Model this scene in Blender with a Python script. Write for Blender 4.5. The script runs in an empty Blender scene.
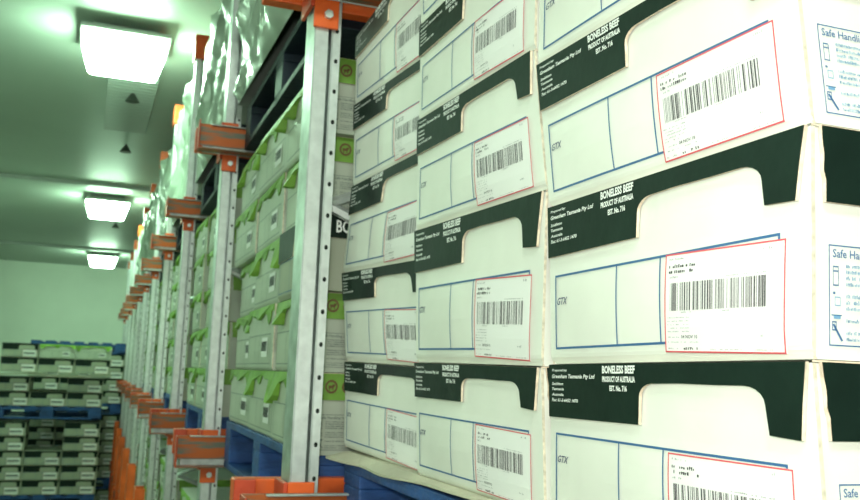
import bpy, math, random
from mathutils import Vector, Matrix
S = bpy.context.scene
COL = S.collection
ZO = 2.55                      # eye height above the floor; all z below are given from eye level

# ---------------------------------------------------------------- camera
yaw, pitch, roll = math.radians(20.4947), math.radians(7.9668), math.radians(2.0549)
FPX = 900.0
cF = Vector((math.sin(yaw)*math.cos(pitch), math.cos(yaw)*math.cos(pitch), math.sin(pitch)))
cR0 = Vector((math.cos(yaw), -math.sin(yaw), 0)); cU0 = cR0.cross(cF)
cR = math.cos(roll)*cR0 + math.sin(roll)*cU0
cU = -math.sin(roll)*cR0 + math.cos(roll)*cU0
cam_d = bpy.data.cameras.new('camera'); cam = bpy.data.objects.new('camera', cam_d); COL.objects.link(cam)
cam.matrix_world = Matrix(((cR.x, cU.x, -cF.x, 0), (cR.y, cU.y, -cF.y, 0), (cR.z, cU.z, -cF.z, ZO), (0, 0, 0, 1)))
cam_d.sensor_width = 36; cam_d.lens = FPX/860*36; cam_d.clip_start = .02
cam_d.dof.use_dof = True; cam_d.dof.focus_distance = .8; cam_d.dof.aperture_fstop = 16
S.camera = cam

# ---------------------------------------------------------------- light and exposure
S.view_settings.view_transform = 'Standard'; S.view_settings.look = 'None'
S.view_settings.gamma = 1; S.view_settings.use_curve_mapping = False
S.view_settings.exposure = 0.9
LAMP_FAR = (0.60, 1.0, 0.66)
LAMP_NEAR = (0.86, 1.0, 0.87)
LAMP_E = 30
AMB = 0.16
w = bpy.data.worlds.new('world'); S.world = w; w.use_nodes = True
w.node_tree.nodes['Background'].inputs[0].default_value = (.45, .75, .55, 1)
w.node_tree.nodes['Background'].inputs[1].default_value = AMB
fl = bpy.data.lights.new('camera_flash', 'AREA'); fl.shape = 'DISK'; fl.size = .05; fl.energy = 4.6; fl.color = (1, .98, .92)
flo = bpy.data.objects.new('camera_flash', fl); COL.objects.link(flo)
fm = cam.matrix_world.copy(); fm.translation = Vector((0, 0, ZO)) + cU*.06 - cR*.03 - cF*.02; flo.matrix_world = fm

# ---------------------------------------------------------------- materials
MATS = {}
def mat(name, col, rough=.6, metal=0, noise=0, nscale=20, bump=0, bscale=60, emit=None, es=0, spec=None, stretch=None, col2=None, thr=None, trans=0):
    m = bpy.data.materials.new(name); m.use_nodes = True
    nt = m.node_tree; b = nt.nodes['Principled BSDF']
    b.inputs['Base Color'].default_value = (*col, 1); b.inputs['Roughness'].default_value = rough; b.inputs['Metallic'].default_value = metal
    if spec is not None: b.inputs['Specular IOR Level'].default_value = spec
    if trans: b.inputs['Transmission Weight'].default_value = trans
    co = nt.nodes.new('ShaderNodeTexCoord'); src = co.outputs['Object']
    if stretch:
        mp = nt.nodes.new('ShaderNodeMapping'); mp.inputs['Scale'].default_value = stretch
        nt.links.new(src, mp.inputs['Vector']); src = mp.outputs['Vector']
    if noise or col2:
        n = nt.nodes.new('ShaderNodeTexNoise'); n.inputs['Scale'].default_value = nscale; n.inputs['Detail'].default_value = 4
        nt.links.new(src, n.inputs['Vector'])
        r = nt.nodes.new('ShaderNodeValToRGB')
        a, c = (thr or (.3, .7)); r.color_ramp.elements[0].position = a; r.color_ramp.elements[1].position = c
        lo = col2 or tuple(x*(1-noise) for x in col); hi = tuple(min(1, x*(1+noise*.5)) for x in col)
        r.color_ramp.elements[0].color = (*lo, 1); r.color_ramp.elements[1].color = (*hi, 1)
        nt.links.new(n.outputs['Fac'], r.inputs['Fac']); nt.links.new(r.outputs['Color'], b.inputs['Base Color'])
    if bump:
        n2 = nt.nodes.new('ShaderNodeTexNoise'); n2.inputs['Scale'].default_value = bscale; n2.inputs['Detail'].default_value = 3
        nt.links.new(src, n2.inputs['Vector'])
        bp = nt.nodes.new('ShaderNodeBump'); bp.inputs['Strength'].default_value = bump; bp.inputs['Distance'].default_value = .01
        nt.links.new(n2.outputs['Fac'], bp.inputs['Height']); nt.links.new(bp.outputs['Normal'], b.inputs['Normal'])
    if emit:
        b.inputs['Emission Color'].default_value = (*emit, 1); b.inputs['Emission Strength'].default_value = es
    MATS[name] = m
    return m
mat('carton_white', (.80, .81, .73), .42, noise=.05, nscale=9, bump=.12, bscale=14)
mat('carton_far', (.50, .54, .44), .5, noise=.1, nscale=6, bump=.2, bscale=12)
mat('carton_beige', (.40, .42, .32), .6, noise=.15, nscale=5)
mat('kraft', (.74, .67, .52), .8, noise=.3, nscale=160)
mat('liner_edge', (.72, .60, .46), .8, noise=.3, nscale=120)
mat('ink_black', (.006, .017, .012), .5, spec=.18, noise=.2, nscale=30, bump=.1, bscale=25)
mat('ink_blue', (.035, .13, .30), .5)
mat('ink_navy', (.04, .06, .14), .5)
mat('ink_white', (.86, .88, .84), .5)
mat('ink_red', (.70, .10, .12), .5)
mat('ink_faded', (.07, .085, .07), .5, noise=.6, nscale=18)
mat('ink_dim', (.16, .20, .18), .5)
mat('ink_grey', (.40, .41, .41), .5)
mat('ink_bar', (.05, .05, .055), .5)
mat('paper', (.86, .86, .83), .5)
mat('ink_pale_blue', (.17, .34, .52), .5)
mat('lid_green', (.20, .40, .05), .55, noise=.35, nscale=14, bump=.3, bscale=20)
mat('ink_brown', (.16, .09, .03), .6)
mat('galv', (.52, .57, .55), .42, .75, noise=.28, nscale=26, bump=.06, bscale=60)
mat('galv_bright', (.70, .74, .72), .38, .6, noise=.15, nscale=40)
mat('hole_dark', (.01, .015, .012), .9)
mat('orange_paint', (.86, .13, .018), .42, noise=.25, nscale=10, bump=.1)
mat('orange_deep', (.62, .065, .02), .45, noise=.3, nscale=10, bump=.1)
mat('worn_rail', (.16, .17, .13), .42, .5, col2=(.50, .12, .03), nscale=11, thr=(.42, .56), stretch=(.6, 3, 5))
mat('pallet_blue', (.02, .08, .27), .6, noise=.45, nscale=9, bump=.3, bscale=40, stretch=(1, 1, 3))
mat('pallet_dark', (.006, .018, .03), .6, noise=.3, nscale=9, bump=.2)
mat('slip_card', (.55, .53, .40), .7, noise=.25, nscale=7, bump=.3)
mat('film', (.36, .44, .36), .26, noise=.35, nscale=4, bump=.16, bscale=5)
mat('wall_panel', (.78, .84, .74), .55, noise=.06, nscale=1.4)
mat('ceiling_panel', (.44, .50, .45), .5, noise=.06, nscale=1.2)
mat('concrete', (.22, .25, .22), .5, noise=.3, nscale=2, bump=.1)
mat('lamp_housing', (.42, .46, .43), .5)
mat('lamp_glow_far', (1, 1, 1), .3, emit=LAMP_FAR, es=LAMP_E)
mat('lamp_glow_near', (1, 1, 1), .3, emit=LAMP_NEAR, es=LAMP_E)
mat('dark_plastic', (.03, .035, .03), .6)

# ---------------------------------------------------------------- mesh helpers
class MB:
    def __init__(s): s.v = []; s.f = []; s.m = []; s.slots = []
    def slot(s, name):
        if name not in s.slots: s.slots.append(name)
        return s.slots.index(name)
    def face(s, pts, m):
        k = len(s.v); s.v += [tuple(p) for p in pts]; s.f.append(tuple(range(k, k+len(pts)))); s.m.append(s.slot(m))
    def box(s, x0, x1, y0, y1, z0, z1, m, bev=0):
        a = [(x0,y0,z0),(x1,y0,z0),(x1,y1,z0),(x0,y1,z0),(x0,y0,z1),(x1,y0,z1),(x1,y1,z1),(x0,y1,z1)]
        k = len(s.v); s.v += a; i = s.slot(m)
        for q in ((0,3,2,1),(4,5,6,7),(0,1,5,4),(1,2,6,5),(2,3,7,6),(3,0,4,7)):
            s.f.append(tuple(k+j for j in q)); s.m.append(i)
    def prism(s, prof, axis, a0, a1, m):
        # closed 2D profile extruded along an axis
        def P(p, t): return {'x': (t, p[0], p[1]), 'y': (p[0], t, p[1]), 'z': (p[0], p[1], t)}[axis]
        n = len(prof); k = len(s.v); i = s.slot(m)
        s.v += [P(p, a0) for p in prof] + [P(p, a1) for p in prof]
        for j in range(n):
            s.f.append((k+j, k+(j+1) % n, k+n+(j+1) % n, k+n+j)); s.m.append(i)
        s.f.append(tuple(k+j for j in range(n))); s.m.append(i); s.f.append(tuple(k+n+j for j in range(n))); s.m.append(i)
    def tube(s, p0, p1, r, m, n=10):
        p0 = Vector(p0); p1 = Vector(p1); d = (p1-p0).normalized(); a = d.orthogonal().normalized(); b = d.cross(a)
        k = len(s.v); i = s.slot(m)
        for p in (p0, p1):
            for j in range(n):
                t = 2*math.pi*j/n; s.v.append(tuple(p + a*math.cos(t)*r + b*math.sin(t)*r))
        for j in range(n): s.f.append((k+j, k+(j+1) % n, k+n+(j+1) % n, k+n+j)); s.m.append(i)
        s.f.append(tuple(k+j for j in range(n))); s.f.append(tuple(k+n+j for j in range(n))); s.m += [i, i]
    def mesh(s, name):
        me = bpy.data.meshes.new(name); me.from_pydata(s.v, [], s.f)
        for n in s.slots: me.materials.append(MATS[n])
        me.polygons.foreach_set('material_index', s.m)
        me.update(); return me
    def build(s, name, parent=None, loc=None, bevel=0, recalc=True):
        me = s.mesh(name)
        if recalc:
            import bmesh
            bm = bmesh.new(); bm.from_mesh(me); bmesh.ops.recalc_face_normals(bm, faces=bm.faces); bm.to_mesh(me); bm.free()
        o = bpy.data.objects.new(name, me); COL.objects.link(o)
        if parent: o.parent = parent
        if loc: o.location = loc
        if bevel:
            md = o.modifiers.new('bevel', 'BEVEL'); md.width = bevel; md.segments = 2; md.limit_method = 'ANGLE'
        return o
def tag(o, label, cat, group=None, kind=None):
    if label: o['label'] = label
    if cat: o['category'] = cat
    if group: o['group'] = group
    if kind: o['kind'] = kind
    return o
def empty(name, loc, rz=0):
    o = bpy.data.objects.new(name, None); COL.objects.link(o); o.location = loc; o.rotation_euler = (0, 0, rz); o.empty_display_size = .05
    return o
def copy_tree(o, parent=None):
    c = o.copy(); COL.objects.link(c)
    if parent: c.parent = parent
    for ch in list(o.children): copy_tree(ch, c)
    return c
def struct(mb, name, **k):
    o = mb.build(name, **k); o['kind'] = 'structure'; return o

TXT = {}
def text2d(s, offset=0., shear=0.):
    key = (s, offset, shear)
    if key in TXT: return TXT[key]
    c = bpy.data.curves.new('t', 'FONT'); c.body = s; c.resolution_u = 2; c.offset = offset; c.shear = shear
    c.fill_mode = 'FRONT'
    o = bpy.data.objects.new('t', c); COL.objects.link(o)
    dg = bpy.context.evaluated_depsgraph_get(); me = bpy.data.meshes.new_from_object(o.evaluated_get(dg))
    vs = [(v.co.x, v.co.y) for v in me.vertices]; fs = [tuple(p.vertices) for p in me.polygons]
    x0 = min(v[0] for v in vs); x1 = max(v[0] for v in vs); y0 = min(v[1] for v in vs); y1 = max(v[1] for v in vs)
    vs = [((x-x0)/(x1-x0), (y-y0)/(y1-y0)) for x, y in vs]
    bpy.data.objects.remove(o); bpy.data.curves.remove(c); bpy.data.meshes.remove(me)
    TXT[key] = (vs, fs); return TXT[key]
def put_text(mb, fn, s, a0, a1, b0, b1, m, offset=0., shear=0.):
    vs, fs = text2d(s, offset, shear); k = len(mb.v); i = mb.slot(m)
    mb.v += [tuple(fn(a0+(a1-a0)*x, b0+(b1-b0)*y)) for x, y in vs]
    for f in fs: mb.f.append(tuple(k+j for j in f)); mb.m.append(i)
def put_rect(mb, fn, a0, a1, b0, b1, m, na=1, nb=1):
    k = len(mb.v); i = mb.slot(m)
    for jb in range(nb+1):
        for ja in range(na+1): mb.v.append(tuple(fn(a0+(a1-a0)*ja/na, b0+(b1-b0)*jb/nb)))
    for jb in range(nb):
        for ja in range(na):
            q = k+jb*(na+1)+ja; mb.f.append((q, q+1, q+na+2, q+na+1)); mb.m.append(i)
def put_frame(mb, fn, a0, a1, b0, b1, ta, tb, m, n=8):
    put_rect(mb, fn, a0, a1, b0, b0+tb, m, n, 1); put_rect(mb, fn, a0, a1, b1-tb, b1, m, n, 1)
    put_rect(mb, fn, a0, a0+ta, b0+tb, b1-tb, m, 1, n); put_rect(mb, fn, a1-ta, a1, b0+tb, b1-tb, m, 1, n)
def scribble(mb, fn, a0, a1, b0, b1, m, rnd, cw=.012, dens=.62):
    # a line of print too small to read: short strokes
    a = a0
    while a < a1:
        if rnd.random() < dens:
            h = rnd.uniform(.5, 1); put_rect(mb, fn, a, a+cw*rnd.uniform(.35, .6), b0, b0+(b1-b0)*h, m)
            if rnd.random() < .6: put_rect(mb, fn, a, a+cw*.8, b0+(b1-b0)*h*rnd.choice((0, .45, .8)), b0+(b1-b0)*h*rnd.choice((.95, 1)), m)
        a += cw

# ---------------------------------------------------------------- cartons
CW, CH, CD = .385, .16, .56
def arc(cx, cy, rx, ry, t0, t1, n=5):
    return [(cx+rx*math.cos(math.radians(t0+(t1-t0)*i/n)), cy+ry*math.sin(math.radians(t0+(t1-t0)*i/n))) for i in range(n+1)]
def front_flap(jit, rnd):
    tb = .675+jit*.02; rb = .69+jit*.02; bb = .885
    p = [(.008, .995), (.010, tb)]
    p += [(.445, tb+.004)]
    p += arc(.505, .81, .055, .075, 180, 95)
    p += [(.60, bb+.004), (.72, bb)]
    p += arc(.815, .80, .06, .085, 90, 0)
    p += [(.882, rb), (.972, rb-.01), (.98, .8), (.995, .99)]
    return p
def carton(name, P, D, root, seed=0, style='black', lod=0, bulge=.0028, ink_lid=None):
    """P = (bottom-left, bottom-right, top-left, top-right) of the front; D = vector into the carton. local to root."""
    rnd = random.Random(seed)
    bl, br, tl, tr = [Vector(p) for p in P]; D = Vector(D); Dn = D.normalized()
    N = (br-bl).cross(tl-bl).normalized()
    if N.dot(D) > 0: N = -N
    W = (br-bl).length; SN = (br-bl).normalized()
    SN = (SN - Dn*SN.dot(Dn)).normalized()
    def q(u, v): return (bl*(1-u)+br*u)*(1-v)+(tl*(1-u)+tr*u)*v
    ph = rnd.uniform(0, 6)
    def bul(u, v):
        uu = min(max(u, 0), 1); vv = min(max(v, 0), 1)
        vb = min(1, vv/.655); b = (bulge*math.sin(math.pi*uu) + bulge*.3*math.sin(ph+7*uu)*math.sin(math.pi*uu))*math.sin(math.pi*vb)
        if vv < .06: b -= .005*(1-vv/.06)**2
        return b
    def fr(n): return lambda u, v: q(u, v) + N*(n+bul(u, v))
    def sd(n): return lambda s, v: q(.994, v) + Dn*s + SN*n     # s metres into the side
    A = (.985)
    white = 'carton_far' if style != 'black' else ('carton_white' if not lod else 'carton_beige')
    b = MB(); F0 = fr(0)
    us = [i/10 for i in range(11)]; vs = [0, .02, .04, .06, .15, .3, .45, .6, .75, .9, A]
    if lod: us = [0, .25, .5, .75, 1]; vs = [0, .06, .5, A]
    k = len(b.v); i0 = b.slot(white)
    for v in vs:
        for u in us: b.v.append(tuple(F0(u, v)))
    nu = len(us)
    for j in range(len(vs)-1):
        for i in range(nu-1):
            a = k+j*nu+i; b.f.append((a, a+1, a+nu+1, a+nu)); b.m.append(i0)
    # corrugated cut edge, sides, top, bottom, back
    for j in range(len(vs)-1):
        v0, v1 = vs[j], vs[j+1]
        for u, u2 in ((1, .994), (0, .006)):
            b.face([F0(u, v0), F0(u, v1), q(u, v1)+Dn*.0032, q(u, v0)+Dn*.0032], 'kraft')
            b.face([q(u, v0)+Dn*.0032, q(u, v1)+Dn*.0032, q(u2, v1)+Dn*.0032, q(u2, v0)+Dn*.0032], 'liner_edge')
            b.face([q(u2, v0)+Dn*.0032, q(u2, v1)+Dn*.0032, q(u2, v1)+D, q(u2, v0)+D], white)
    b.face([F0(0, A), F0(1, A), q(1, A)+D, q(0, A)+D], white)
    b.face([F0(0, 0), F0(1, 0), q(1, 0)+D, q(0, 0)+D], white)
    b.face([q(0, 0)+D, q(1, 0)+D, q(1, A)+D, q(0, A)+D], white)
    # printed frame
    line = 'ink_blue' if style == 'black' else 'ink_dim'
    G = fr(.0009)
    nn = 10 if not lod else 4
    put_frame(b, G, .036, .925, .09, .553, .006, .013, line, nn)
    put_rect(b, G, .355, .360, .1, .545, line, 1, nn); put_rect(b, G, .540, .545, .1, .545, line, 1, nn)
    if style == 'black' and not lod:
        put_text(b, G, 'GTX', .048, .108, .365, .41, 'ink_navy', .012, .35)
    # side print
    Sg = sd(.0009)
    if not lod:
        sv0, sv1 = .06, .49
        ink = 'ink_blue' if style == 'black' else 'ink_dim'
        put_frame(b, Sg, .016, .15, sv0, sv1, .0008, .006, ink, 1)
        put_text(b, Sg, 'Safe Handling Instructions', .0195, .100, .425, .472, ink, .012)
        pale = 'ink_pale_blue' if style == 'black' else 'ink_dim'
        for r in range(13):
            if r in (4, 8, 10): continue
            bb = .395-r*.026; scribble(b, Sg, .031, .145 if r % 3 else .11, bb, bb+.017, pale, rnd, .0013, .95)
        put_frame(b, Sg, .0195, .0245, .315, .40, .0005, .006, ink, 1); put_rect(b, Sg, .0195, .0245, .375, .381, ink)
        put_frame(b, Sg, .021, .026, .23, .27, .0005, .005, pale, 1); put_rect(b, Sg, .0195, .0215, .28, .29, ink)
        put_rect(b, Sg, .018, .027, .188, .193, ink); put_rect(b, Sg, .020, .026, .175, .188, pale)
        k0 = Sg(.019, .15); b.face([Sg(.019, .15), Sg(.0205, .155), Sg(.028, .085), Sg(.0265, .08)], ink)
        put_frame(b, Sg, .0185, .0225, .125, .165, .0006, .006, ink, 1)
    b.build('body', root, recalc=False)
    # lid with the die-cut flaps
    L = MB()
    def slab(outline, fn0, fn1, mface, medge):
        k = len(L.v); n = len(outline); im, ie = L.slot(mface), L.slot(medge)
        L.v += [tuple(fn1(*p)) for p in outline] + [tuple(fn0(*p)) for p in outline]
        L.f.append(tuple(k+j for j in range(n))); L.m.append(im)
        for j in range(n):
            L.f.append((k+j, k+(j+1) % n, k+n+(j+1) % n, k+n+j)); L.m.append(ie)
    T0 = q
    def top(n): return lambda u, w_: q(u, 1) + D*w_ - Vector((0, 0, n))
    lidm = (ink_lid or 'ink_black') if style == 'black' else 'lid_green'
    L.face([q(0, .997), q(1, .997), q(1, .997)+D, q(0, .997)+D], white)
    L.face([q(0, .988), q(1, .988), q(1, .988)+D, q(0, .988)+D], white)
    L.face([q(0, .988)+D, q(1, .988)+D, q(1, .997)+D, q(0, .997)+D], white)
    for u in (0, 1): L.face([q(u, .988), q(u, .997), q(u, .997)+D, q(u, .988)+D], 'liner_edge')
    if style == 'black':
        ol = [(u+.008 if .01 < u < .95 else u, v) for u, v in front_flap(rnd.uniform(-1, 1) if not lod else -6, rnd)]
    else:
        ol = [(.0, .995)]; n = 30
        ph1, ph2 = rnd.uniform(0, 6), rnd.uniform(0, 6)
        tongues = [(rnd.uniform(.02, .2), rnd.uniform(.05, .09), rnd.uniform(.10, .26)), (rnd.uniform(.4, .6), rnd.uniform(.03, .08), rnd.uniform(.0, .2)), (rnd.uniform(.82, .95), rnd.uniform(.05, .09), rnd.uniform(.12, .3))]
        for i in range(n+1):
            u = i/n
            d = .86 + .035*math.sin(ph1+u*8)+.02*math.sin(ph2+u*23)
            for tc, tw, td in tongues: d -= td*max(0, 1-((u-tc)/tw)**4) if abs(u-tc) < tw else 0
            ol.append((u, min(.94, max(.5, d))))
        ol.append((1., .995))
    # subdivide long outline edges so that the flap follows the bulge
    o2 = []
    for i, p in enumerate(ol):
        r = ol[(i+1) % len(ol)]; o2.append(p); ln = max(abs(r[0]-p[0]), abs(r[1]-p[1])*.4)
        m_ = int(ln/.12)
        for j in range(1, m_+1): o2.append((p[0]+(r[0]-p[0])*j/(m_+1), p[1]+(r[1]-p[1])*j/(m_+1)))
    fn1 = fr(.0040)
    if style != 'black':
        a1 = rnd.uniform(.01, .05)
        def fn1(u, v, f=fr(.003)): return f(u, v) + N*(a1*(1+math.sin(ph+u*9))*max(0, (.95-v)))
    slab(o2, fr(.0010), fn1, lidm, 'liner_edge' if style == 'black' else lidm)
    # side flap
    j1 = rnd.uniform(-.001, .002)
    so = [(.007+j1, .99), (.0075+j1, .93), (.009+j1, .87), (.0085+j1, .80), (.0105+j1, .76), (.0105+j1, .665), (.55, .665), (.55, .99)]
    slab(so, sd(.001), sd(.004), lidm, 'liner_edge')
    if not lod:
        Tf0 = fr(.0048); Tf = lambda u, v: Tf0(u+.012, v)
        if style == 'black':
            put_text(L, Tf, 'Prepared by:', .019, .104, .946, .966, 'ink_white', .022, .2)
            put_text(L, Tf, 'Greenham Tasmania Pty Ltd', .019, .250, .899, .932, 'ink_white', .026, .25)
            put_text(L, Tf, 'Smithton', .019, .083, .862, .881, 'ink_white', .024, .2)
            put_text(L, Tf, 'Tasmania', .019, .087, .829, .847, 'ink_white', .024, .2)
            put_text(L, Tf, 'Australia', .019, .085, .793, .811, 'ink_white', .024, .2)
            put_text(L, Tf, 'Fax: 61-3-6452 1470', .019, .163, .756, .778, 'ink_white', .024, .2)
            put_text(L, Tf, 'BONELESS BEEF', .286, .434, .937, .984, 'ink_white', .042)
            put_text(L, Tf, 'PRODUCT OF AUSTRALIA', .286, .434, .888, .922, 'ink_white', .042)
            put_text(L, Tf, 'EST. No. 716', .320, .398, .836, .870, 'ink_white', .042)
        else:
            Se = sd(.0056)
            for s0 in (.038, .072, .2, .234):
                for a in range(14):
                    t0, t1 = 2*math.pi*a/14, 2*math.pi*(a+1)/14
                    L.face([Se(s0+.013*math.cos(t0), .83+.085*math.sin(t0)), Se(s0+.013*math.cos(t1), .83+.085*math.sin(t1)),
                            Se(s0+.009*math.cos(t1), .83+.058*math.sin(t1)), Se(s0+.009*math.cos(t0), .83+.058*math.sin(t0))], 'ink_brown')
                put_rect(L, Se, s0-.006, s0+.005, .81, .845, 'ink_brown'); put_rect(L, Se, s0+.002, s0+.007, .83, .86, 'ink_brown')
                put_rect(L, Se, s0-.005, s0-.003, .785, .81, 'ink_brown'); put_rect(L, Se, s0+.002, s0+.004, .785, .81, 'ink_brown')
    L.build('lid', root, recalc=False)
    # shipping label
    if lod < 2:
        T = MB(); rot = rnd.uniform(-.03, .03) if style == 'black' and not lod else 0
        la0, la1, lb0, lb1 = (.567, .942, .035, .535) if style == 'black' else (.64, .84, .2, .5)
        ca, cb = (la0+la1)/2, (lb0+lb1)/2
        asp = CH/CW
        def lab(n):
            f = fr(n)
            def g(a, b_):
                du = (a-.5)*(la1-la0); dv = (b_-.5)*(lb1-lb0)*asp
                return f(ca+du*math.cos(rot)-dv*math.sin(rot), cb+(du*math.sin(rot)+dv*math.cos(rot))/asp)
            return g
        put_rect(T, lab(.0018), 0, 1, 0, 1, 'paper', 5, 4)
        Lg = lab(.0024)
        if style == 'black':
            put_frame(T, Lg, 0, 1, 0, 1, .010, .016, 'ink_red', 5)
        x = .055; x1 = .87; y0, y1 = (.42, .70) if style == 'black' else (.3, .8)
        if lod or style != 'black':
            x0_ = x
            while x < x1: put_rect(T, Lg, x, x+.05, y0, y1, 'ink_bar'); x += .065
        else:
            while x < x1:
                w_ = rnd.choice((.003, .004, .007, .011)); put_rect(T, Lg, x, x+w_, y0, y1, 'ink_bar'); x += w_+rnd.choice((.004, .005, .008, .012, .012, .022))
            sc = lambda a0, a1, b0, b1, m='ink_grey', cw=.014, d=.7: scribble(T, Lg, a0, a1, b0, b1, m, rnd, cw, d)
            sc(.04, .18, .935, .955); sc(.84, .92, .925, .955)
            sc(.04, .28, .855, .89, 'ink_bar', .018); sc(.04, .28, .80, .835, 'ink_bar', .018); sc(.05, .13, .75, .775)
            sc(.55, .86, .72, .735); sc(.15, .26, .395, .408); sc(.52, .62, .395, .408)
            for r in range(5): sc(.03, .23, .345-r*.035, .358-r*.035)
            sc(.03, .13, .148, .162); put_text(T, Lg, '04 NOV 10', .16, .31, .14, .175, 'ink_bar', .01); sc(.03, .32, .10, .112); sc(.8, .86, .15, .18, 'ink_grey')
            sc(.03, .12, .035, .05); sc(.18, .34, .03, .06, 'ink_bar', .02); sc(.42, .68, .03, .042); sc(.78, .94, .03, .042)
        T.build('shipping_label', root, recalc=False)

# ray through a photo pixel on a measured carton plane
def pix_ray(px, py): return (cF*FPX + cR*(px-430) - cU*(py-250)).normalized()
STACK = {  # X, Y (near front corner), yaw, lean per row x, y, then seam heights
 1: (0.4537, 0.4718, -0.0128, -0.0061, -0.0003, (-0.1399, 0.0201, 0.1821, 0.3416, 0.5016, 0.6616)),
 2: (0.458, 0.8687, 0.0106, -0.0054, 0.0006, (-0.1422, 0.0187, 0.2086, 0.3737, 0.5332, 0.6932)),
 3: (0.4798, 1.2683, 0.0643, -0.0021, -0.0013, (-0.1406, 0.0204, 0.1847, 0.3502, 0.5119, 0.6742)),
}
def seam_fit(k, s, n):
    X, Y, a, lx, ly, z = STACK[k]
    return Vector((X+lx*n-math.sin(a)*CW*s, Y+ly*n+math.cos(a)*CW*s, z[n+1]))
def on_plane(k, n, px, py):
    X, Y, a, lx, ly, z = STACK[k]
    p0 = seam_fit(k, 1, n); d1 = Vector((-math.sin(a), math.cos(a), 0)); d2 = Vector((lx, ly, .16)); nn = d1.cross(d2)
    r = pix_ray(px, py); return r * (p0.dot(nn)/r.dot(nn))
# seam corners read off the photograph (far end, near end)
SEAM = {1: {0: ((551, 364), (812, 359)), 1: ((549.5, 208), (811, 122)), 2: ((538, 66), (789, -84)), 3: (None, None), -1: (None, None)},
        2: {-1: ((417, 475), None), 0: ((416, 362), (541, 366)), 1: ((416, 231), (546, 189)), 2: ((419, 121), (534, 49)), 3: ((421, 27), None), 4: (None, None)},
        3: {-1: ((344, 447), (414, 472)), 0: ((346, 361), (414, 366)), 1: ((343, 273), (414, 260)), 2: ((353, 187), (416, 154)), 3: ((355, 106), (418, 62)), 4: ((357, 38), (414, -40))}}
def corner(k, n):
    f, r = SEAM[k][n]
    pf = on_plane(k, n, *f) if f else seam_fit(k, 1, n)
    if r is None: pr = seam_fit(k, 0, n)
    else:
        pr = on_plane(k, n, *r)
        if k == 3: pr = pf + (pr-pf).normalized()*CW
    return pf, pr
ROWN = {-1: 'lowest', 0: 'second lowest', 1: 'third', 2: 'fourth', 3: 'fifth'}
COLN = {1: 'nearest column at right of the front pallet', 2: 'middle column of the front pallet', 3: 'farthest column of the front pallet, next to the steel post'}
LAB = {(1, -1): 'white beef carton, lowest one in view in the nearest column at right',
 (1, 0): 'white beef carton in the nearest column, whole front with straight red-edged label in view',
 (1, 1): 'white beef carton in the nearest column, steeply angled, Safe Handling panel at upper right',
 (1, 2): 'white beef carton cut off by the top edge above the nearest column',
 (2, -1): 'lowest white beef carton of the middle column, resting on the blue pallet',
 (2, 0): 'second white beef carton from the pallet in the middle column of the front stack',
 (2, 1): 'third white beef carton from the pallet in the middle column of the front stack',
 (2, 2): 'fourth white beef carton from the pallet in the middle column, near the top edge',
 (2, 3): 'topmost white beef carton of the middle column, only its lower corner in view',
 (3, -1): 'lowest white beef carton of the farthest column, beside the steel post foot',
 (3, 0): 'second white beef carton from the pallet in the farthest column of the front stack',
 (3, 1): 'third white beef carton from the pallet in the farthest column of the front stack',
 (3, 2): 'fourth white beef carton from the pallet in the farthest column of the front stack',
 (3, 3): 'topmost white beef carton of the farthest column, with a scuffed dark lid'}
for k, rows in ((1, (-1, 0, 1, 2)), (2, (-1, 0, 1, 2, 3)), (3, (-1, 0, 1, 2, 3))):
    a = STACK[k][2]; D = Vector((math.cos(a), math.sin(a), 0))*CD
    for n in rows:
        f0, r0 = corner(k, n); f1, r1 = corner(k, n+1)
        off = Vector((0, 0, ZO))
        base = (f0+r0)/2 + D/2; base.z = min(f0.z, r0.z)
        root = empty('meat_carton', base+off)
        tag(root, LAB[(k, n)], 'carton', 'white beef cartons on the front pallet')
        carton('meat_carton', (f0-base, r0-base, f1-base, r1-base), D, root, seed=k*10+n+3, ink_lid='ink_faded' if (k, n) == (3, 3) else None)

# ---------------------------------------------------------------- prototypes for the racked goods
def proto_carton(style, seed, lod):
    r = empty('meat_carton', (0, 0, -50))
    # local: origin at bottom centre, front towards -X, near end -Y
    h = CW/2
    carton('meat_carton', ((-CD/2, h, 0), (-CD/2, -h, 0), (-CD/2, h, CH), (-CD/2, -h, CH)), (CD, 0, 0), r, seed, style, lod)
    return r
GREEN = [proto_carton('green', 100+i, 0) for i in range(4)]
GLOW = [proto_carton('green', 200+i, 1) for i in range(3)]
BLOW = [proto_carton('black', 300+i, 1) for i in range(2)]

USED = set()
def place(protos, i, loc, rz, label, group, name='meat_carton'):
    p = protos[i % len(protos)]
    if p.name in USED: o = copy_tree(p)
    else: o = p; USED.add(p.name)
    o.location = loc; o.rotation_euler = (0, 0, rz); tag(o, label, 'carton', group); return o

def make_pallet(lx=1.165, ly=1.165, pm='pallet_blue'):
    r = empty('pallet', (0, 0, -60)); x, y = lx/2, ly/2
    t = MB()
    for i in range(7):
        x0 = -x+i*(lx-.12)/6; t.box(x0, x0+.12, -y, y, .122, .142, pm)
    for yy in (-y, -.05, y-.1): t.box(-x, x, yy, yy+.1, .100, .122, pm)
    t.build('top_deck', r, bevel=.002)
    for yy in (-y, -.05, y-.1):
        for xx in (-x, -.07, x-.14):
            b = MB(); b.box(xx, xx+.14, yy, yy+.1, .02, .100, pm); b.build('block', r, bevel=.004)
    t = MB()
    for yy in (-y, -.05, y-.1): t.box(-x, x, yy, yy+.1, 0, .02, pm)
    for xx in (-x, x-.1): t.box(xx, xx+.1, -y, y, .001, .019, pm)
    t.build('bottom_deck', r, bevel=.002)
    return r
PAL = [make_pallet(), make_pallet(pm='pallet_dark')]
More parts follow.
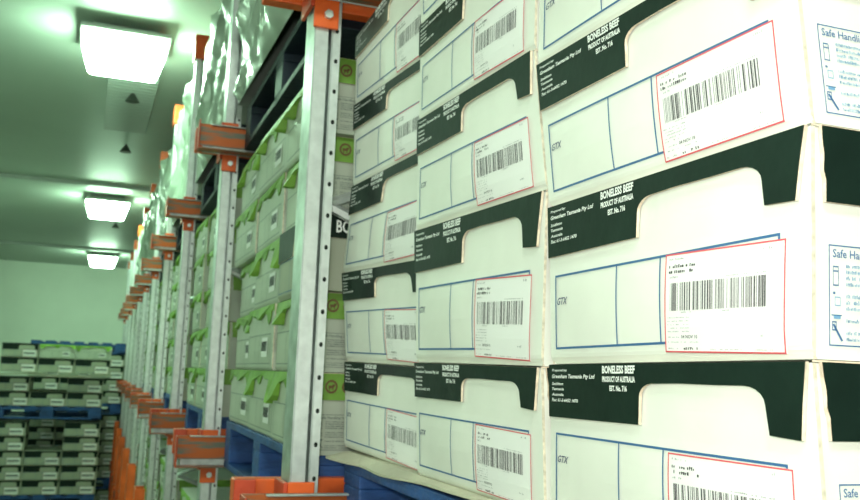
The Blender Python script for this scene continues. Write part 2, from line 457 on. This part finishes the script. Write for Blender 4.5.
def pallet(loc, rz, label, group=None, k=0):
    if PAL[k].name in USED: o = copy_tree(PAL[k])
    else: o = PAL[k]; USED.add(o.name)
    o.location = loc; o.rotation_euler = (0, 0, rz); tag(o, label, 'pallet', group); return o

# front pallet and its slip sheet
pallet((.455+.5825, 1.04, ZO-.297), .0, 'blue wooden pallet carrying the front stack of white beef cartons')
m = MB(); rnd = random.Random(5)
NX, NY = 4, 40
def zed(i, j):
    t = j/NY; e = .006*math.sin(t*13+1)+.004*math.sin(t*31); return -.012*(1-i)*(1 if i < 1 else 0)*(.6+.4*math.sin(t*9)), e*(1 if i == 0 else 0)
g = []
for th in (0, .004):
    for i in range(NX+1):
        for j in range(NY+1):
            x = [.448, .462, .50, 1.1, 1.6][i]; y = .44+(1.635-.44)*j/NY
            dz, dx = zed(i, j); m.v.append((x+dx-(.03*max(0, (j/NY-.9))*10 if i == 0 else 0), y, ZO-.1460+dz+th))
N1 = (NX+1)*(NY+1); sl = m.slot('slip_card')
for i in range(NX):
    for j in range(NY):
        a = i*(NY+1)+j; q4 = (a, a+1, a+NY+2, a+NY+1)
        m.f += [q4, tuple(N1+x for x in q4)]; m.m += [sl, sl]
for j in range(NY):
    for i in (0, NX):
        a = i*(NY+1)+j; m.f.append((a, a+1, N1+a+1, N1+a)); m.m.append(sl)
for i in range(NX):
    for j in (0, NY):
        a = i*(NY+1)+j; m.f.append((a, a+NY+1, N1+a+NY+1, N1+a)); m.m.append(sl)
tag(m.build('slip_sheet'), 'crumpled buff cardboard slip sheet between the front pallet and its cartons', 'cardboard sheet')

# ---------------------------------------------------------------- the racking
YAW = -.011
def RX(x, y): return x + .011*y
POST_X = .337
POSTS = [1.62, 2.99, 4.42, 5.72, 7.05, 8.38, 9.7, 11.0, 12.35, 13.7, 15.0]
LEV = (-1.22, -.195, .815)
def make_post():
    r = empty('rack_post', (0, 0, -70))
    # open section: left web, bright face, groove, holed flange (x), y depth; front towards -Y
    p = MB(); t = .003; H0, H1 = -ZO, 1.63
    def col(x0, x1, y0, y1, m='galv'): p.box(x0, x1, y0, y1, 0, H1-H0, m)
    col(0, .003, 0, .078)
    col(.003, .027, 0, .003, 'galv_bright')
    col(.024, .027, .003, .030)
    col(.027, .034, .027, .030)
    col(.034, .037, .002, .030)
    col(.037, .052, .002, .005, 'galv_bright')
    col(.049, .052, .005, .078)
    col(.003, .024, .075, .078); col(.037, .049, .075, .078)
    z = .02
    while z < H1-H0:
        k = len(p.v); i = p.slot('hole_dark')
        n = 8
        for j in range(n): p.v.append((.0445+.0036*math.cos(2*math.pi*j/n), .0012, z+.0048*math.sin(2*math.pi*j/n)))
        p.f.append(tuple(k+j for j in range(n))); p.m.append(i)
        z += .060
    p.build('upright', r)
    c = MB(); c.box(-.010, .062, -.012, .09, H1-H0-.12, H1-H0+.004, 'orange_paint'); c.build('post_cap', r, bevel=.003)
    b = MB(); b.box(-.04, .10, -.03, .12, 0, .008, 'galv'); b.build('base_plate', r)
    return r
POST0 = make_post()
def make_rear():
    r = empty('rear_rack_post', (0, 0, -72)); p = MB()
    p.box(0, .003, 0, .09, 0, 4.18, 'galv'); p.box(.003, .03, 0, .003, 0, 4.18, 'galv'); p.box(.03, .033, 0, .016, 0, 4.18, 'galv')
    p.box(.033, .06, .013, .016, 0, 4.18, 'galv'); p.box(.003, .06, .087, .09, 0, 4.18, 'galv'); p.build('upright', r)
    # zigzag frame bracing back to the front post
    b = MB(); z = .36; s = 1
    while z < 3.9:
        x0, x1 = (-.995, -.003) if s else (-.003, -.995)
        b.tube((x0, .062, z), (x1, .062, z+.42), .011, 'galv_bright', 6); z += .42; s = 1-s
    b.build('bracing', r)
    return r
REAR0 = make_rear()
def make_bracket(worn=True):
    r = empty('rail_bracket', (0, 0, -74))
    # far arm: orange, sticks out to the aisle and reaches in
    a = MB(); a.box(-.085, .62, .095, .130, -.085, -.005, 'orange_paint'); a.build('arm', r, bevel=.003)
    a = MB()
    a.prism([(-.085, -.085), (-.085, -.005), (-.045, -.005), (-.045, -.05)], 'y', .080, .0945, 'orange_deep'); a.build('end_plate', r, bevel=.002)
    c = MB(); c.box(-.004, .044, -.010, -.001, -.165, .0, 'orange_paint'); c.box(-.012, -.004, -.010, .08, -.125, .0, 'orange_deep')
    c.build('connector', r, bevel=.002)
    for zz in (-.14, -.05):
        bo = MB(); bo.tube((.023, -.018, zz), (.023, -.009, zz), .009, 'galv_bright', 6)
        bo.build('bolt', r)
    return r
BR0 = make_bracket()
def make_rail(L=1.15):
    r = empty('pallet_rail', (0, 0, -76))
    # C section lying along X, open towards the pallet (-Y)
    a = MB()
    a.box(-.085, L, -.022, -.018, -.078, -.005, 'worn_rail'); a.box(-.07, L, -.018, -.014, -.1, -.01, 'galv'); a.box(-.085, L, -.075, -.022, -.100, -.096, 'worn_rail')
    a.box(-.045, L, -.034, -.022, -.009, -.005, 'galv')
    a.prism([(-.0889, -.100), (-.085, -.100), (-.085, -.005), (-.0889, -.005)], 'y', -.075, -.018, 'orange_deep')
    a.build('rail', r, bevel=.001)
    return r
RAIL0 = make_rail()
def make_guard():
    r = empty('post_guard', (0, 0, -78)); a = MB()
    a.box(-.07, -.063, -.03, .12, 0, 1.83, 'orange_paint'); a.box(-.063, -.012, -.03, -.022, 0, 1.83, 'orange_paint'); a.box(-.063, -.012, .112, .12, 0, 1.83, 'orange_paint')
    a.build('guard_plate', r, bevel=.003)
    return r
GU0 = make_guard()
def inst(p, loc, rz=YAW):
    if p.name in USED: o = copy_tree(p)
    else: o = p; USED.add(p.name)
    o.location = loc; o.rotation_euler = (0, 0, rz); return o
ORD = ['nearest', 'second', 'third', 'fourth', 'fifth', 'sixth', 'seventh', 'eighth', 'ninth', 'tenth', 'farthest']
LVN = {-1.22: 'lowest', -.195: 'lower', .815: 'upper'}
for i, y in enumerate(POSTS):
    x = RX(POST_X, y)
    o = inst(POST0, (x, y, 0)); tag(o, 'galvanised steel rack post with punched holes, %s one along the aisle' % ORD[i], 'rack post', 'rack posts along the aisle')
    o = inst(REAR0, (x+1.06, y+.03, 0)); tag(o, 'rear galvanised rack post with diagonal bracing behind the %s aisle post' % ORD[i], 'rack post', 'rear rack posts')
    for z in LEV:
        o = inst(BR0, (x, y, ZO+z)); tag(o, '%s orange bracket on the %s rack post' % (LVN[z], ORD[i]), 'bracket', 'orange rail brackets')
        if 1:
            o = inst(RAIL0, (x, y, ZO+z-.012)); tag(o, 'rusty orange-stained pallet rail at the %s bracket of the %s rack post' % (LVN[z], ORD[i]), 'rail', 'pallet rails')
    if i >= 2:
        o = inst(GU0, (x, y, 0)); tag(o, 'orange guard plate around the foot of the %s rack post' % ORD[i], 'post guard', 'orange post guards')
# top tie rail
m = MB(); y0, y1 = POSTS[0], POSTS[-1]+.1
for a, b in ((0, .03),):
    m.box(0, .03, 0, y1-y0, 0, .04, 'orange_deep')
tr = m.build('top_tie_rail', bevel=.002); tr.location = (RX(POST_X, y0)+.12, y0, ZO+1.635); tr.rotation_euler = (0, 0, YAW)
tag(tr, 'long reddish tie rail running over the tops of the rack posts', 'rail')

# ---------------------------------------------------------------- racked loads
ROWW = ['bottom', 'second', 'third', 'fourth', 'top']
rr = random.Random(11)
def wrap(x0, x1, y0, y1, z0, z1, label, seed, group):
    # crumpled stretch film around a load: five faces of a displaced box
    m = MB(); sl = m.slot('film'); rw = random.Random(seed)
    ph = [rw.uniform(0, 6) for _ in range(8)]
    from mathutils import noise as nz
    def disp(p):
        v = nz.fractal(Vector((p[0]*5+seed, p[1]*3, p[2]*2.2)), .9, 2, 4)
        s = abs(math.sin(p[2]*11+p[1]*7+ph[0]+2*v)); return .05*v+.025*(1-s)
    def sheet(fn, na, nb, nrm):
        k = len(m.v)
        for a in range(na+1):
            for b in range(nb+1):
                p = Vector(fn(a/na, b/nb)); e = min(a, na-a, 1)*min(b, nb-b, 1)
                m.v.append(tuple(p+Vector(nrm)*(max(0, disp(p))*(1 if nrm[0] < 0 else .3) if e else 0)))
        for a in range(na):
            for b in range(nb):
                q5 = k+a*(nb+1)+b; m.f.append((q5, q5+1, q5+nb+2, q5+nb+1)); m.m.append(sl)
    dx, dy, dz = x1-x0, y1-y0, z1-z0
    sheet(lambda a, b: (x0, y0+dy*a, z0+dz*b), 36, 26, (-1, 0, 0))
    sheet(lambda a, b: (x0+dx*a, y0, z0+dz*b), 20, 26, (0, -1, 0))
    sheet(lambda a, b: (x0+dx*a, y1, z0+dz*b), 8, 8, (0, 1, 0))
    sheet(lambda a, b: (x1, y0+dy*a, z0+dz*b), 8, 8, (1, 0, 0))
    sheet(lambda a, b: (x0+dx*a, y0+dy*b, z1), 8, 8, (0, 0, 1))
    o = m.build('wrapped_load', recalc=False)
    for p in o.data.polygons: p.use_smooth = True
    tag(o, label, 'wrapped load', group)
BAYN = ['second', 'third', 'fourth', 'fifth', 'sixth', 'seventh', 'eighth', 'ninth', 'tenth', 'eleventh']
for bi in range(9):
    ya = POSTS[bi] + .125; xf = .402
    for li, (zb, nrow) in enumerate(((-1.32, 4), (-.303, 5), (.712, 4))):
        if li == 0 and bi > 4: continue
        if li == 2 and bi > 6: continue
        yc = ya+.5825; xc = RX(xf, ya)+.5825
        zb = zb
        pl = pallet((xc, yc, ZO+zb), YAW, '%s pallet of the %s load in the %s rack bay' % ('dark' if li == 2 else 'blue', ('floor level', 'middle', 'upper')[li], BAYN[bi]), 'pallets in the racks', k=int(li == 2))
        if li == 2:
            z0 = ZO+zb+.15
            wrap(RX(xf, ya)-.025, RX(xf, ya)+1.12, ya+.012, ya+1.165, z0-.004, z0+.66,
                 'carton load in crumpled white film, upper pallet of the %s rack bay' % BAYN[bi], bi, 'film-wrapped upper loads')
            continue
        protos = GREEN if (bi == 0 and li == 1) else GLOW
        for r in range(nrow):
            sh = 0 if bi else (.0, .02, -.012, .015, -.01)[r]
            for c in range(3):
                yy = ya+.195+c*.387+sh*.8; xx = RX(xf, yy)+CD/2+rr.uniform(-.012, .012)
                zc = ZO+zb+.1425+r*(CH+.001)
                if bi == 0 and li == 1:
                    lb = 'green-lidded white carton in the second bay, %s row, %s from the nearest post' % (ROWW[r], ('nearest', 'middle', 'farthest')[c])
                else:
                    lb = 'green-lidded white carton in the %s rack bay on the %s pallet, %s row' % (BAYN[bi], ('floor level', 'middle', 'upper')[li], ROWW[r])
                if bi == 0 and li == 1 and r == 2 and c == 0:
                    o = place(BLOW, 0, (xx, yy, zc), YAW+rr.uniform(-.02, .02), 'black-lidded carton among the green ones in the second bay', 'green cartons in the racks')
                    t = MB(); t.face([(0, 0, 0)]*3, 'ink_white') if False else None
                    put_text(t, lambda a, b: Vector((-CD/2+a, -CW/2-.0075, b)), 'BONELESS', .035, .14, .116, .142, 'ink_white', .02)
                    t.build('lid_print', o, recalc=False)
                    continue
                place(protos, rr.randrange(9), (xx, yy, zc), YAW+rr.uniform(-.02, .02), lb, 'green cartons in the racks')

# ---------------------------------------------------------------- block-stacked pallets at the end of the aisle
YP = 11.2; XL = -.955
def far_row(zb, cols, r, word, top=False):
    for c in cols:
        x = XL+.195+c*.39
        o = place(BLOW, rr.randrange(4), (x, YP+CD/2, ZO+zb), math.pi/2+rr.uniform(-.02, .02),
                  'far white carton on the %s pallet by the end wall, %s row, %s column' % (word, r, ('left', 'middle', 'right')[c]), 'cartons stacked by the end wall')
RW = 'bottom second third fourth fifth sixth'.split()
def far_stack(zb, rows, word):
    pallet((XL+.5825, YP+.5825, ZO+zb), 0, '%s blue pallet of the stack standing by the end wall' % word)
    for i, cols in enumerate(rows): far_row(zb+.1425+i*.161, cols, RW[i], word)
# heights read off the photograph
far_stack(-2.55, [(0, 1, 2), (0, 1, 2), (0, 1, 2), (0, 1, 2), (0, 2)], 'lowest')
far_stack(-1.612, [(0, 1, 2), (0, 1, 2), (0, 1, 2), (0, 2), (0, 2)], 'middle')
far_stack(-.635, [(0, 1, 2), (0, 2)], 'upper')
m = MB(); zt = ZO-.635+.1425+.322+.004
m.prism([(XL-.1, 0), (XL+.3, .025), (XL+.8, .004), (XL+1.25, .03), (XL+1.25, .038), (XL+.8, .012), (XL+.3, .033), (XL-.1, .008)], 'y', YP-.05, YP+1.1, 'slip_card')
o = m.build('slip_sheet'); o.location.z = zt+.0; tag(o, 'buff cardboard sheet lying across the stack by the end wall', 'cardboard sheet')
# second stack behind, its top pallet showing past the first
YB = YP+1.5
for zb, n in ((-2.55, 5), (-1.6, 5), (-.65, 4), (.14, 0)):
    pallet((XL+.85, YB+.5825, ZO+zb), 0, 'blue pallet of the rear stack behind the end wall cartons', 'pallets of the rear stack')
    for i in range(n):
        for c in (0, 1, 2):
            place(BLOW, c, (XL+.46+c*.39, YB+CD/2, ZO+zb+.1425+i*.161), math.pi/2, 'far white carton half hidden in the rear stack by the end wall', 'cartons of the rear stack')
def top_row(z, cols, green):
    for c in cols:
        x = XL+.25+c*.39
        o = place(GLOW if c in green else BLOW, c, (x, YP+CD/2, z), math.pi/2,
                  '%s carton above the cardboard sheet by the end wall, %s row, %s column' % ('green-lidded' if c in green else 'far white', 'upper' if z > ZO else 'lower', ('left', 'middle', 'right')[c]), 'cartons stacked by the end wall')
top_row(ZO-.115, (0, 1, 2), ()); top_row(ZO+.046, (0, 1, 2), (1, 2))

# ---------------------------------------------------------------- room shell
RX0, RX1, RY0, RY1, CZ = -3.6, 4.6, -3.0, 18.6, ZO+1.88
m = MB(); m.box(RX0, RX1, RY0, RY1, -.1, 0, 'concrete'); struct(m, 'floor')
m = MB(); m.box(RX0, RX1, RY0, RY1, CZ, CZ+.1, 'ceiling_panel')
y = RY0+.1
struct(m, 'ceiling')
m = MB(); m.box(RX0, RX1, RY1, RY1+.1, 0, CZ, 'wall_panel'); struct(m, 'wall_back')
m = MB(); m.box(RX0, RX1, RY0-.1, RY0, 0, CZ, 'wall_panel'); struct(m, 'wall_front')
m = MB(); m.box(RX0-.1, RX0, RY0, RY1, 0, CZ, 'wall_panel'); struct(m, 'wall_left')
m = MB(); m.box(RX1, RX1+.1, RY0, RY1, 0, CZ, 'wall_panel'); struct(m, 'wall_right')

# ceiling lamps, hangers, trims
def make_lamp(near, key):
    r = empty('ceiling_lamp', (0, 0, -80))
    a = MB(); a.box(-.18, .18, -.12, .12, -.05, 0, 'lamp_housing'); a.box(-.24, .24, -.23, .23, -.075, -.05, 'lamp_housing'); a.build('housing', r, bevel=.006)
    d = MB(); g = 'lamp_glow_near' if near else 'lamp_glow_far'
    top = [(-.23, -.2), (.23, -.2), (.23, .2), (-.23, .2)]; bot = [(-.185, -.13), (.185, -.13), (.185, .13), (-.185, .13)]
    k = 0; d.v = [(x, y, -.0752) for x, y in top]+[(x, y, -.235) for x, y in bot]; s0 = d.slot(g)
    d.f = [(4, 5, 6, 7)]+[(j, (j+1) % 4, 4+(j+1) % 4, 4+j) for j in range(4)]; d.m = [s0]*5
    d.build('diffuser', r, bevel=.02)
    return r
LF = make_lamp(False, 'f'); LN = make_lamp(True, 'n')
LX = .11
for i, y in enumerate((5.25, 10.75, 16.3)):
    o = inst(LF, ((.06, .08, .12)[i], y, CZ), 0); tag(o, 'glowing ceiling lamp over the aisle, %s one in view' % ('nearest', 'middle', 'farthest')[i], 'ceiling lamp', 'ceiling lamps')
o = inst(LN, (-.25, -.6, CZ), 0); tag(o, 'ceiling lamp over the near end of the aisle', 'ceiling lamp', 'ceiling lamps')
for i, y in enumerate((-.6, 5.25, 10.75)):
    o = inst(LF if i else LN, (-2.6, y, CZ), 0); tag(o, 'ceiling lamp over the left side of the room, %s one' % ('near', 'middle', 'far')[i], 'ceiling lamp', 'ceiling lamps')
for i, y in enumerate((4.35, 9.9, 15.6)):
    m = MB(); m.box(RX0, RX1, y, y+.09, CZ-.035, CZ, 'lamp_housing'); struct(m, 'trim_%d' % (i+1))
for i, y in enumerate((6.4, 8.0, 12.6)):
    m = MB(); n = 10
    for j in range(n):
        t0, t1 = 2*math.pi*j/n, 2*math.pi*(j+1)/n
        m.face([(.05*math.cos(t0), .05*math.sin(t0), -.07), (.05*math.cos(t1), .05*math.sin(t1), -.07), (0.004*math.cos(t1), .004*math.sin(t1), 0), (0.004*math.cos(t0), .004*math.sin(t0), 0)], 'dark_plastic')
    m.face([(.05*math.cos(2*math.pi*j/n), .05*math.sin(2*math.pi*j/n), -.07) for j in range(n)], 'dark_plastic')
    o = m.build('ceiling_detector'); o.location = (RX(.08, y), y, CZ); tag(o, 'small dark cone detector on the ceiling, %s one along the lamp row' % ('nearest', 'second', 'farthest')[i], 'detector', 'ceiling detectors')
m = MB()
for k in range(26):
    y = 5.75+k*.07; m.box(-.02, .30, y, y+.03, CZ-.012, CZ-.001, 'lamp_housing')
struct(m, 'trim_4')
for o in list(bpy.data.objects):
    if o.name not in USED and o.parent is None and o.location.z < -40:
        for c in list(o.children): bpy.data.objects.remove(c)
        bpy.data.objects.remove(o)
